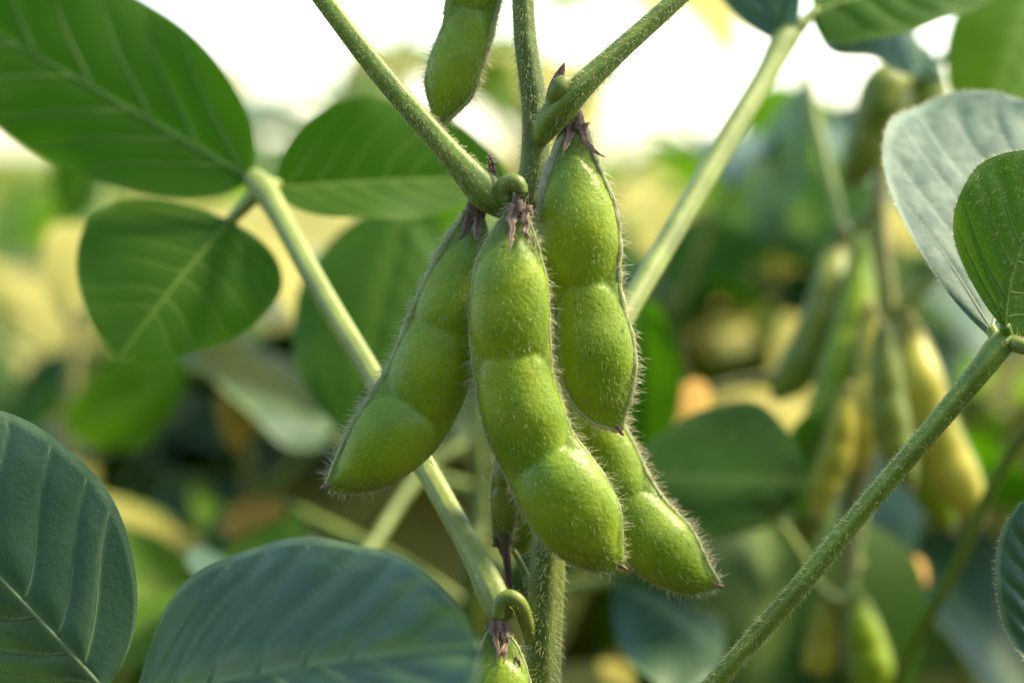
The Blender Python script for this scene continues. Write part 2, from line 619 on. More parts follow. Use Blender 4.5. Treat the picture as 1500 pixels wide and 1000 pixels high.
def pod(root, rows, seeds, half, mat='pod_green', twist=0.0, seam_l=3.0, seam_r=3.0, seam_mat='seam', hairs=0, seam_hairs=0,
        n=130, m=56, calyx=0, hair_len=0.0016, thick=0.345, bulge=0.305, pale_left=False, warm=0.0, name='pod', tipped=True):
    """rows: px, py, depth, half width in px along the pod from stalk to tip"""
    pts = [np.append(P(a, b, d), w * PX(d)) for a, b, d, w in rows]
    q = spline(pts, n)
    c, w = q[:, :3], np.clip(q[:, 3], 0.0002, None)
    T, S, N = frames(c, np.tile(-FWD, (n, 1)))
    if twist:
        ca, sa = math.cos(twist), math.sin(twist)
        S, N = S * ca + N * sa, N * ca - S * sa
    th = np.linspace(0, 2 * math.pi, m, endpoint=False)
    x = np.cos(th)
    t = np.linspace(0, 1, n)
    sb_ = seedbump(t[:, None], x[None], seeds, half)
    z = (1 - x ** 2 + 1e-9) ** 0.5
    zz = w[:, None] * (thick * z[None] + bulge * sb_ * z[None] ** 0.3) * np.sign(np.sin(th) + 1e-12)[None]
    zz = zz * (1 + 0.025 * np.sin(t * 31 + 1)[:, None] * np.cos(2 * th)[None])
    V = c[:, None] + (w[:, None] * x[None])[..., None] * S[:, None] + zz[..., None] * N[:, None]
    f = grid_faces(n, m, True)
    f.append(tuple(range(m))[::-1])
    f.append(tuple((n - 1) * m + j for j in range(m)))
    me = mesh_from('pod', V.reshape(-1, 3) - origin(root), f,
                   {'seed': sb_.ravel(), 'along': np.repeat(t, m)})
    o = link(name, me, M[mat], root)
    # seams along both edges
    for sg, sr in ((-1, seam_l), (1, seam_r)):
        if sr <= 0:
            continue
        k = 40
        idx = np.linspace(3, n - 1, k).astype(int)
        e = c[idx] + S[idx] * (sg * w[idx])[:, None] * 0.985
        rad = sr * PX() * np.interp(np.linspace(0, 1, k), [0, 0.1, 0.85, 1], [0.7, 1, 0.9, 0.5]) * (1 + 0.12 * RNG.normal(size=k))
        sm = 'seam_pale' if (sg < 0 and pale_left) else seam_mat
        tube('seam', np.column_stack([e, rad]), M[sm], o, n=90, seg=8, rough=0.06, ridges=4, ridge=0.05)
    if tipped:
        e0, d0 = c[-1], T[-1]
        r0 = 4.0 * PX()
        tube('tip', [np.append(e0 - d0 * 0.0012, r0 * 1.2), np.append(e0 - d0 * 0.0002, r0), np.append(e0 + d0 * 0.0005 , r0 * 0.75),
                     np.append(e0 + d0 * 0.0011 + S[-1] * 0.0001, r0 * 0.25)], M['tip'], o, n=10, seg=8)
    if hairs:
        k = int(hairs * 1.1)
        i = (RNG.uniform(0.01, 1, k) * (n - 1)).astype(int)
        j = RNG.integers(0, m, k)
        nv = V.reshape(n, m, 3)
        du = nv[np.clip(i + 1, 0, n - 1), j] - nv[np.clip(i - 1, 0, n - 1), j]
        dv = nv[i, (j + 1) % m] - nv[i, (j - 1) % m]
        nr = unit(np.cross(dv, du))
        out = nv[i, j] - c[i]
        nr = nr * np.where((nr * out).sum(1) < 0, -1, 1)[:, None]
        base = nv[i, j] + RNG.uniform(-0.5, 0.5, (k, 1)) * du + RNG.uniform(-0.5, 0.5, (k, 1)) * dv * 0.5
        hair_obj(base - nr * 4e-5, nr, T[i] * 0.9, hair_len * 0.85, 1.9e-5, o, M['hair_green'])
    if seam_hairs:
        k = int(seam_hairs * 0.75)
        sg = np.where(RNG.random(k) < seam_r / (seam_l + seam_r), 1.0, -1.0)
        i = (RNG.uniform(0.02, 1, k) * (n - 1)).astype(int)
        sr = np.where(sg > 0, seam_r, seam_l) * PX()
        an = RNG.uniform(-1.5, 1.5, k)
        nr = unit(S[i] * (sg * np.cos(an))[:, None] + N[i] * np.sin(an)[:, None])
        base = c[i] + S[i] * (sg * w[i])[:, None] * 0.985 + nr * (sr * 0.9)[:, None] + T[i] * RNG.normal(0, 2e-4, (k, 1))
        hair_obj(base, nr, T[i] * 0.35, hair_len * 1.3, 3.0e-5, o, M['hair_warm'] if warm else None)
    if calyx:
        make_calyx(o, c[0], T[0], S[0], N[0], w[int(n * 0.03)], calyx)
    return o


def make_calyx(o, c, T, S, N, w, ln):
    """withered cup with five ragged sepals lying back over the pod's neck"""
    V, F, A = [], [], []
    off = 0
    rr = max(w * 0.75, 8 * PX())
    v, f, st, _ = tube_geo([np.append(c - T * 0.0012, rr * 0.55), np.append(c, rr * 0.95), np.append(c + T * 0.0012, rr * 1.15),
                            np.append(c + T * 0.0022, rr * 1.2)], 8, 12, 5, 0.1, 1.0, 0.05)
    V.append(v); F += f; A.append(st); off += len(v)
    for k in range(5):
        an = 2 * math.pi * k / 5 + RNG.uniform(-0.35, 0.35) + 0.9
        d = math.cos(an) * S + math.sin(an) * N
        lk = ln * PX() * RNG.uniform(0.85, 1.7)
        curl = RNG.uniform(-0.05, 0.9)
        side = np.cross(T, d)
        sw = RNG.uniform(-0.45, 0.45)
        wob = RNG.uniform(-0.12, 0.12, 7)
        pts = []
        for q_, u in enumerate(np.linspace(0, 1, 7)):
            p = c + T * (0.001 + lk * u * (1 - 0.25 * max(curl, 0) * u)) + d * (rr * 1.05 + lk * (0.16 * u + curl * 0.4 * u * u)) + side * lk * (sw * u * u + wob[q_] * u)
            pts.append(np.append(p, (7.0 * (1 - u) ** 0.75 * (1 + wob[q_] * 2.5) + 0.5) * PX()))
        v, f, st, _ = tube_geo(pts, 24, 12, 3, 0.4, 0.25, 0.16)
        V.append(v); F += [tuple(i + off for i in ff) for ff in f]; A.append(st); off += len(v)
    V = np.vstack(V)
    ii = RNG.integers(0, len(V), 130)
    hn = unit(V[ii] - c)
    hair_obj(V[ii], hn, np.tile(T * 0.5, (130, 1)), 0.0009, 2.2e-5, o)
    return link('calyx', mesh_from('calyx', V - origin(o), F, {'stripe': np.concatenate(A)}), M['calyx'], o)


def px_tube(name, rows, mat, root, **kw):
    """rows: px, py, depth, radius in px"""
    return tube(name, [np.append(P(a, b, d), r * PX(d)) for a, b, d, r in rows], M[mat], root, **kw)


# ------------------------------------------------------------------ the plant in focus
g0 = P(800, 1000, 0.008)
ROOT = np.array([g0[0] + 0.004, g0[1] + 0.004, 0.0])
plant = thing('soybean_plant', 'sharp soybean plant in front with a hanging cluster of fuzzy green pods', 'plant', ROOT)
stem_pts = [np.append(P(a, b, d), r * PX(d)) for a, b, d, r in [
    (752, -520, 0.012, 12), (758, -260, 0.01, 14), (764, -40, 0.008, 15.5), (769, 60, 0.008, 16.5), (782, 150, 0.008, 19), (783, 230, 0.008, 21),
    (776, 300, 0.008, 21), (790, 420, 0.009, 21), (802, 560, 0.010, 22), (808, 700, 0.010, 23), (803, 800, 0.009, 25), (797, 900, 0.008, 27),
    (794, 1000, 0.007, 27), (800, 1250, 0.006, 29), (806, 1700, 0.006, 31)]]
stem_pts = stem_pts + [np.append(ROOT + [0.001, 0, 0.15], 0.0037), np.append(ROOT + [0, 0, -0.03], 0.0045)]
tube('stem', stem_pts, M['stem'], plant, n=220, seg=24, ridges=5, ridge=0.05,
     hair=dict(n=13000, len=0.0015, t0=0.05, t1=0.42, lean=0.6))

PH = dict(n=40, seg=14, ridges=4, ridge=0.09)
# petioles at the two nodes in view
px_tube('petiole', [(762, 312, 0.008, 12), (735, 300, 0.001, 19), (712, 283, -0.001, 24), (690, 258, -0.001, 22), (650, 213, -0.001, 17), (560, 110, 0, 15.5), (475, 0, 0.001, 14),
                    (390, -120, 0.004, 15), (250, -330, 0.012, 14)], 'petiole', plant, n=60, seg=18, ridges=5, ridge=0.07,
        hair=dict(n=4200, len=0.0010, lean=-0.7, t1=0.75))
px_tube('petiole', [(790, 205, 0.007, 13), (804, 182, 0.003, 20), (822, 160, 0.001, 23), (850, 130, 0.0, 19), (900, 82, 0.001, 15.5), (1000, -8, 0.004, 13),
                    (1130, -130, 0.01, 12), (1300, -300, 0.02, 11)], 'petiole', plant, n=60, seg=18, ridges=5, ridge=0.07,
        hair=dict(n=3800, len=0.0010, lean=-0.7, t1=0.75))
# petiole to the left leaf, growing away from the camera
px_tube('petiole', [(738, 905, 0.004, 18), (722, 868, 0.006, 23), (705, 830, 0.009, 20), (672, 770, 0.014, 17), (610, 660, 0.024, 16.5), (540, 540, 0.036, 16), (470, 425, 0.048, 16),
                    (410, 315, 0.060, 16), (385, 275, 0.065, 20), (367, 260, 0.067, 15)], 'petiole_pale', plant, n=60, seg=16, ridges=5, ridge=0.07,
        hair=dict(n=900, len=0.0008, lean=-0.3, t1=0.4))
# petiole to the upper right leaf, behind the pods
px_tube('petiole', [(806, 690, 0.012, 22), (830, 620, 0.018, 20), (880, 525, 0.026, 17), (920, 455, 0.033, 16.5), (990, 335, 0.045, 16.5), (1060, 215, 0.056, 16.5),
                    (1120, 115, 0.066, 16), (1150, 60, 0.071, 19), (1172, 35, 0.073, 11)], 'petiole_pale', plant, n=60, seg=16, ridges=5, ridge=0.07)
# petiole to the lower right leaf, in focus
px_tube('petiole', [(812, 1275, 0.006, 22), (860, 1210, 0.004, 16), (960, 1095, 0.002, 14), (1060, 985, 0.0015, 14), (1160, 872, 0.002, 14), (1260, 752, 0.003, 14.5), (1360, 635, 0.004, 15),
                    (1435, 545, 0.005, 17), (1462, 510, 0.006, 19), (1480, 492, 0.006, 15)], 'petiole', plant, n=70, seg=18, ridges=5, ridge=0.09,
        hair=dict(n=2800, len=0.0010, lean=-0.5, t0=0.2))
# petiole to the lower left leaf, towards the camera
px_tube('petiole', [(790, 1420, 0.004, 20), (700, 1330, -0.004, 16), (500, 1190, -0.012, 15), (300, 1085, -0.016, 15), (165, 1018, -0.013, 16)],
        'petiole', plant, n=40, seg=14, ridges=5, ridge=0.07)
# petiole for the leaf at the lower right corner
px_tube('petiole', [(815, 1560, 0.006, 20), (950, 1470, 0.0, 16), (1250, 1280, -0.006, 15), (1480, 1120, -0.008, 14), (1598, 1045, -0.008, 13)],
        'petiole', plant, n=40, seg=14, ridges=5, ridge=0.07)

# leaflets: left trifoliate (behind, soft)
px_tube('petiolule', [(378, 268, 0.066, 13), (372, 262, 0.067, 10), (362, 258, 0.067, 8)], 'petiole_pale', plant, n=8, seg=8)
leaf(plant, (368, 262, 0.067), (-205, -62, 0.085), (190, -14, 0.075), (52, 222, 0.07), 'leaf_green', 'vein_green', bend=0.02, quilt=0.008, vr=0.75)
px_tube('petiolule', [(385, 275, 0.065, 13), (360, 300, 0.066, 11), (336, 325, 0.067, 9)], 'petiole_pale', plant, n=10, seg=8)
leaf(plant, (338, 322, 0.067), (172, 528, 0.050), (132, 322, 0.070), (398, 452, 0.066), 'leaf_green', 'vein_green', bend=0.05, quilt=0.008, vr=0.6)
px_tube('petiolule', [(385, 272, 0.065, 12), (398, 270, 0.067, 10), (410, 272, 0.068, 8)], 'petiole_pale', plant, n=8, seg=8)
leaf(plant, (405, 275, 0.068), (745, 262, 0.090), (545, 142, 0.074), (560, 322, 0.066), 'leaf_green', 'vein_green', bend=0.03, quilt=0.006, vr=0.55)
# upper right trifoliate
leaf(plant, (1150, 62, 0.071), (1055, -190, 0.09), (1028, -55, 0.08), (1160, -70, 0.075), 'leaf_blue', 'vein_blue', bend=0.03)
px_tube('petiolule', [(1168, 42, 0.072, 12), (1182, 28, 0.073, 9), (1196, 14, 0.074, 7)], 'bud', plant, n=8, seg=8)
leaf(plant, (1190, 16, 0.074), (1500, -70, 0.095), (1290, -130, 0.11), (1335, 50, 0.066), 'leaf_green', 'vein_green', bend=0.02)
leaf(plant, (1192, 24, 0.075), (1385, 112, 0.115), (1300, 30, 0.11), (1265, 88, 0.08), 'leaf_sheen', 'vein_pale', bend=0.04)
# right trifoliate in focus
px_tube('petiolule', [(1468, 505, 0.006, 13), (1458, 494, 0.007, 10), (1452, 480, 0.008, 8)], 'petiole_pale', plant, n=8, seg=10)
leaf(plant, (1452, 486, 0.008), (1535, 168, 0.045), (1296, 196, 0.030), (1650, 330, 0.02), 'leaf_sheen', 'vein_pale', bend=-0.03, quilt=0.013, edge_hair=900)
px_tube('petiolule', [(1474, 498, 0.006, 13), (1474, 486, 0.005, 10), (1472, 476, 0.004, 8)], 'petiole', plant, n=8, seg=10)
leaf(plant, (1473, 484, 0.004), (1612, 240, 0.004), (1408, 272, -0.003), (1600, 420, 0.012), 'leaf_mid', 'vein_green', bend=0.0, quilt=0.010, sbend=0.18, edge_hair=900, face_hair=900, vr=1.0)
px_tube('petiolule', [(1478, 500, 0.006, 13), (1500, 508, 0.004, 11), (1540, 512, 0.002, 9)], 'petiole_pale', plant, n=8, seg=10,
        hair=dict(n=250, len=0.0009, lean=-0.2))
leaf(plant, (1530, 512, 0.002), (1800, 640, -0.03), (1690, 460, -0.02), (1620, 680, 0.0), 'leaf_green', 'vein_green', bend=0.05)
# lower left trifoliate
leaf(plant, (150, 1010, -0.013), (-235, 615, -0.006), (-150, 920, 0.008), (130, 680, -0.004), 'leaf_blue', 'vein_blue', bend=-0.02, quilt=0.022, vr=0.9)
leaf(plant, (190, 1030, -0.016), (705, 945, -0.058), (410, 788, -0.024), (500, 1160, -0.07), 'leaf_blue', 'vein_blue', bend=0.03, quilt=0.022)
leaf(plant, (150, 1040, -0.014), (40, 1400, -0.05), (-130, 1180, -0.03), (230, 1240, -0.03), 'leaf_blue', 'vein_blue', bend=0.05)
# corner leaflet
leaf(plant, (1600, 1050, -0.008), (1535, 715, 0.0), (1461, 872, -0.006), (1690, 870, -0.006), 'leaf_blue', 'vein_blue', bend=-0.03, quilt=0.04, edge_hair=500)

# buds, stipules and pod stalks at the nodes
px_tube('stipule', [(722, 262, 0.002, 7), (721, 248, 0.002, 6), (718, 234, 0.001, 3.5), (715, 225, 0.001, 1)], 'calyx', plant, n=12, seg=8, flat=0.5,
        hair=dict(n=80, len=0.0008))
px_tube('stipule', [(806, 160, 0.003, 9), (808, 132, 0.002, 6), (817, 115, 0.002, 7), (823, 103, 0.002, 5), (827, 92, 0.002, 1)], 'calyx', plant, n=16, seg=8,
        flat=0.5, hair=dict(n=120, len=0.0008))
px_tube('bud', [(810, 150, 0.0, 8), (815, 136, -0.001, 13), (823, 124, -0.001, 14), (831, 116, -0.001, 8), (834, 113, -0.001, 1)], 'bud', plant, n=16, seg=12)
px_tube('bud', [(728, 292, -0.002, 9), (724, 275, -0.002, 11), (719, 262, -0.002, 8), (716, 257, -0.002, 2)], 'bud', plant, n=14, seg=12)
px_tube('pod_stalk', [(762, 312, 0.006, 13), (744, 298, -0.001, 16), (738, 280, -0.002, 16), (745, 268, -0.003, 14), (757, 268, -0.004, 13), (763, 279, -0.004, 11), (761, 294, -0.004, 9)],
        'bud', plant, n=24, seg=12, hair=dict(n=160, len=0.0008))
px_tube('pod_stalk', [(740, 300, 0.002, 10), (715, 292, 0.002, 9), (697, 288, 0.002, 8), (690, 300, 0.002, 7)], 'bud', plant, n=14, seg=10)
px_tube('pod_stalk', [(800, 190, 0.005, 11), (822, 176, 0.004, 9), (840, 166, 0.003, 8), (846, 180, 0.003, 8)], 'bud', plant, n=14, seg=10)

# pods
pod(plant, [(692, 300, 0.002, 9), (692, 322, 0.002, 16), (688, 350, 0.002, 29), (678, 395, 0.002, 41), (661, 450, 0.002, 50), (644, 510, 0.002, 57), (622, 568, 0.002, 60),
            (590, 620, 0.001, 61), (550, 665, 0.0, 51), (512, 695, 0.0, 31), (486, 709, 0.0, 11), (478, 712, 0.0, 3)],
    [0.27, 0.50, 0.80], 0.16, seam_l=6.0, seam_r=2.0, hairs=2300, seam_hairs=1500, calyx=42)
pod(plant, [(760, 292, -0.004, 9), (757, 315, -0.004, 17), (752, 350, -0.004, 34), (747, 395, -0.004, 51), (747, 440, -0.004, 57), (747, 490, -0.004, 58), (754, 560, -0.004, 56),
            (768, 612, -0.004, 59), (787, 660, -0.004, 58), (820, 715, -0.005, 64), (852, 765, -0.005, 62), (880, 802, -0.005, 42), (903, 823, -0.005, 17), (911, 829, -0.005, 3)],
    [0.26, 0.53, 0.81], 0.155, seam_l=3.2, seam_r=3.0, hairs=2600, seam_hairs=1100, calyx=44)
pod(plant, [(846, 172, 0.003, 9), (844, 195, 0.003, 17), (841, 225, 0.003, 28), (841, 262, 0.003, 42), (845, 310, 0.003, 55), (849, 360, 0.003, 58), (855, 412, 0.003, 51), (863, 460, 0.003, 51),
            (871, 510, 0.003, 56), (878, 560, 0.003, 51), (890, 597, 0.003, 35), (902, 620, 0.003, 13), (908, 630, 0.003, 3)],
    [0.34, 0.72], 0.20, seam_l=7.0, seam_r=6.0, hairs=2300, seam_hairs=1500, calyx=40, pale_left=True, warm=1)
pod(plant, [(838, 520, 0.016, 9), (848, 560, 0.016, 21), (866, 610, 0.015, 31), (890, 660, 0.014, 37), (914, 715, 0.013, 40), (940, 765, 0.012, 46), (974, 806, 0.011, 49), (1010, 838, 0.010, 35),
            (1040, 853, 0.010, 14), (1052, 857, 0.010, 3)],
    [0.36, 0.74], 0.2, seam_l=3.0, seam_r=5.5, hairs=2000, seam_hairs=1300, warm=1)
pod(plant, [(722, -175, 0.010, 9), (716, -130, 0.010, 25), (705, -70, 0.010, 38), (693, -5, 0.010, 38), (683, 48, 0.010, 35), (666, 95, 0.010, 37), (657, 130, 0.010, 34), (650, 158, 0.010, 21),
            (646, 178, 0.010, 7), (645, 183, 0.010, 3)],
    [0.3, 0.75], 0.22, seam_l=3.0, seam_r=6.0, hairs=3600, seam_hairs=1500, hair_len=0.0015, calyx=40)
px_tube('pod_stalk', [(758, -200, 0.010, 10), (740, -200, 0.010, 9), (726, -195, 0.010, 8), (722, -172, 0.010, 8)], 'bud', plant, n=14, seg=10)
# lower node: hooked stalk and the pod that leaves the frame
px_tube('pod_stalk', [(781, 950, 0.007, 9), (770, 908, 0.004, 11), (760, 883, 0.002, 12), (745, 874, 0.002, 12), (733, 884, 0.002, 11), (728, 907, 0.002, 9)], 'bud', plant, n=24, seg=12,
        hair=dict(n=120, len=0.0008))
pod(plant, [(728, 905, 0.002, 8), (729, 925, 0.002, 14), (731, 955, 0.002, 30), (733, 1000, 0.001, 43), (732, 1060, 0.0, 46), (726, 1130, 0.0, 48), (718, 1210, 0.0, 50), (708, 1280, 0.0, 42), (694, 1330, 0.0, 16), (690, 1340, 0.0, 3)],
    [0.3, 0.52, 0.76], 0.15, seam_l=4.0, seam_r=3.0, hairs=900, seam_hairs=500, calyx=40)
# small young pod standing up behind the middle pod, on its thin stalks
px_tube('pod_stalk', [(768, 880, 0.010, 6), (748, 862, 0.012, 5), (744, 835, 0.013, 5), (741, 806, 0.014, 6)], 'calyx', plant, n=14, seg=8)
px_tube('pod_stalk', [(774, 862, 0.012, 7), (771, 845, 0.013, 6), (760, 820, 0.014, 5), (752, 806, 0.015, 5)], 'bud', plant, n=14, seg=8)
pod(plant, [(739, 806, 0.014, 6), (737, 790, 0.014, 11), (738, 750, 0.014, 17), (740, 705, 0.014, 19), (748, 660, 0.014, 15), (756, 630, 0.014, 3)],
    [0.35, 0.7], 0.2, mat='pod_dull', hairs=500, seam_hairs=300, calyx=16)
pod(plant, [(754, 810, 0.018, 5), (764, 795, 0.018, 16), (772, 760, 0.018, 24), (776, 710, 0.018, 26), (780, 650, 0.018, 18), (784, 610, 0.018, 3)],
    [0.35, 0.7], 0.2, hairs=400, seam_hairs=300)


# ------------------------------------------------------------------ plants behind
def leaf_proto(seed, fold, droop):
    r = np.random.default_rng(seed)
    nt, ns = 16, 5
    t = np.linspace(0, 1, nt)
    s = np.linspace(-1, 1, 2 * ns + 1)
    TT, SS = np.meshgrid(t, s, indexing='ij')
    TT, SS = TT.ravel(), SS.ravel()
    w = leaf_w(np.clip(TT, 1e-6, 1 - 1e-6)) * 0.36
    a = np.abs(SS)
    z = fold * a * w - droop * TT ** 2 + 0.03 * a * np.sin(TT * 9 + seed + (SS > 0) * 1.7)
    q = TT - VSLOPE * a
    dv = np.abs(((q / 0.12) + 0.5) % 1 - 0.5) * 0.12
    z = z + 0.03 * np.sin(math.pi * ((q / 0.12) % 1)) * np.clip(a * 4, 0, 1) * (1 - a)
    V = np.column_stack([SS * w, TT * (1 - 0.25 * droop), z])
    va = np.exp(-(a * w / 0.02) ** 2)
    me = mesh_from('leaflet', V, grid_faces(nt, 2 * ns + 1, False), {'vein': va})
    me.materials.append(M['leaf_green'])
    return me


LEAFS = [leaf_proto(k, f, d) for k, (f, d) in enumerate([(0.25, 0.1), (0.45, 0.25), (0.1, 0.35), (-0.2, 0.15), (0.3, 0.5)])]


def pod_proto(seed, curve, seeds):
    n, m = 26, 14
    t = np.linspace(0, 1, n)
    w = 0.105 * np.interp(t, [0, 0.06, 0.2, 0.5, 0.8, 0.93, 1], [0.12, 0.35, 0.85, 0.9, 1.0, 0.55, 0.06])
    th = np.linspace(0, 2 * math.pi, m, endpoint=False)
    x = np.cos(th)
    sb_ = seedbump(t[:, None], x[None], seeds, 0.17)
    z = np.sqrt(1 - x ** 2 + 1e-9)
    zz = w[:, None] * (0.4 * z[None] + 0.26 * sb_ * z[None] ** 0.4) * np.sign(np.sin(th) + 1e-12)
    cx = curve * np.sin(t * math.pi * 0.9)
    V = np.stack([cx[:, None] + w[:, None] * x[None], zz, -t[:, None] + 0 * x[None]], -1).reshape(-1, 3)
    f = grid_faces(n, m, True) + [tuple(range(m))[::-1], tuple((n - 1) * m + j for j in range(m))]
    me = mesh_from('pod', V, f, {'seed': sb_.ravel(), 'along': np.repeat(t, m)})
    me.materials.append(M['pod_green'])
    return me


PODS = [pod_proto(0, 0.08, [0.25, 0.5, 0.78]), pod_proto(1, -0.1, [0.3, 0.7]), pod_proto(2, 0.15, [0.25, 0.5, 0.78])]


def place(me, name, mat, parent, M4):
    o = link(name, me, M[mat], parent)
    o.matrix_basis = Matrix.Translation(-Vector(origin(parent))) @ M4
    return o


def frame_matrix(pos, ydir, zhint, scale, sx=1.0):
    y = unit(np.asarray(ydir, float))
    z = np.asarray(zhint, float)
    z = unit(z - np.dot(z, y) * y)
    x = np.cross(y, z)
    m = Matrix(((x[0] * scale * sx, y[0] * scale, z[0] * scale, pos[0]),
                (x[1] * scale * sx, y[1] * scale, z[1] * scale, pos[1]),
                (x[2] * scale * sx, y[2] * scale, z[2] * scale, pos[2]),
                (0, 0, 0, 1)))
    return m


def pick(r, table):
    u = r.random() * sum(w for _, w in table)
    for k, w in table:
        u -= w
        if u <= 0:
            return k
    return table[-1][0]


LM = {'green': [('leaf_green', 4), ('leaf_dark', 4), ('leaf_blue', 2), ('leaf_bright', 3), ('leaf_yellow', 1.2), ('leaf_sheen', 0.8)],
      'yellow': [('leaf_green', 1.5), ('leaf_dark', 1.5), ('leaf_blue', 2), ('leaf_bright', 2), ('leaf_yellow', 8), ('leaf_sheen', 1.0), ('leaf_sheen', 0.8)]}


def field_plant(loc, height, seed, pal, label, group, lean=(0, 0), npet=13, avoid=None):
    r = np.random.default_rng(seed)
    loc = np.array([loc[0], loc[1], 0.0])
    root = thing('soybean_plant', label, 'plant', loc, group)
    zs = np.linspace(0, 1, 9)
    sp_ = np.column_stack([loc[0] + lean[0] * zs ** 1.5 + r.normal(0, 0.004, 9) * (zs > 0), loc[1] + lean[1] * zs ** 1.5 + r.normal(0, 0.004, 9) * (zs > 0),
                           zs * height, np.interp(zs, [0, 1], [0.0042, 0.0017])])
    sp_[0, 2] = -0.02
    smat = 'stem' if pal == 'green' else 'stem_yellow'
    tube('stem', sp_, M[smat], root, n=26, seg=8)
    q = spline(sp_, 100)
    az = r.uniform(0, 6.28)
    for k in range(npet):
        u = np.interp(k, [0, npet - 1], [0.22, 0.985])
        c = q[int(u * 99), :3]
        az += 2.4 + r.normal(0, 0.3)
        plen = np.interp(u, [0.2, 0.6, 1], [0.15, 0.17, 0.06]) * r.uniform(0.8, 1.2)
        el = np.interp(u, [0.2, 1], [0.35, 0.95]) + r.normal(0, 0.12)
        d = np.array([math.cos(az) * math.cos(el), math.sin(az) * math.cos(el), math.sin(el)])
        e = c + d * plen + np.array([0, 0, -0.012])
        if avoid is not None and avoid(e):
            continue
        mid = c + d * plen * 0.5 + np.array([0, 0, 0.006])
        hd = np.array([math.cos(az), math.sin(az), 0])
        rach = e + hd * 0.018 + np.array([0, 0, 0.004])
        tube('petiole', [np.append(c, 0.0019), np.append(mid, 0.0013), np.append(e, 0.0012), np.append(rach, 0.0009)], M['petiole' if pal == 'green' else 'petiole_pale'], root, n=12, seg=6)
        mt = pick(r, LM[pal])
        if u < 0.45 and r.random() < 0.35:
            mt = pick(r, [('leaf_yellow', 3), ('leaf_dry', 1)])
        size = np.interp(u, [0.2, 0.7, 1], [0.085, 0.09, 0.055]) * r.uniform(0.85, 1.15)
        for ang, p0, sc_ in ((0, rach, 1.0), (1.25, e, 0.88), (-1.25, e, 0.88)):
            a2 = az + ang
            yd = np.array([math.cos(a2), math.sin(a2), r.uniform(-0.75, 0.25)])
            zh = np.array([r.normal(0, 0.35), r.normal(0, 0.35), 1.0])
            m2 = mt if r.random() < 0.75 else pick(r, LM[pal])
            place(LEAFS[r.integers(len(LEAFS))], 'leaflet', m2, root, frame_matrix(p0, yd, zh, size * sc_))
        if u < 0.9:
            for j in range(r.integers(1, 4)):
                a3 = az + r.normal(0, 0.8)
                out = np.array([math.cos(a3), math.sin(a3), 0])
                zd = -unit(np.array([out[0] * 0.5, out[1] * 0.5, -1.0]))
                pm = pick(r, [('pod_green', 3), ('pod_dull', 2), ('pod_yellow', 1.0 if pal == 'green' else 4)])
                yv = np.cross(zd, out)
                place(PODS[r.integers(3)], 'pod', pm, root, frame_matrix(c + out * 0.004, yv, zd, r.uniform(0.042, 0.055)))
    return root


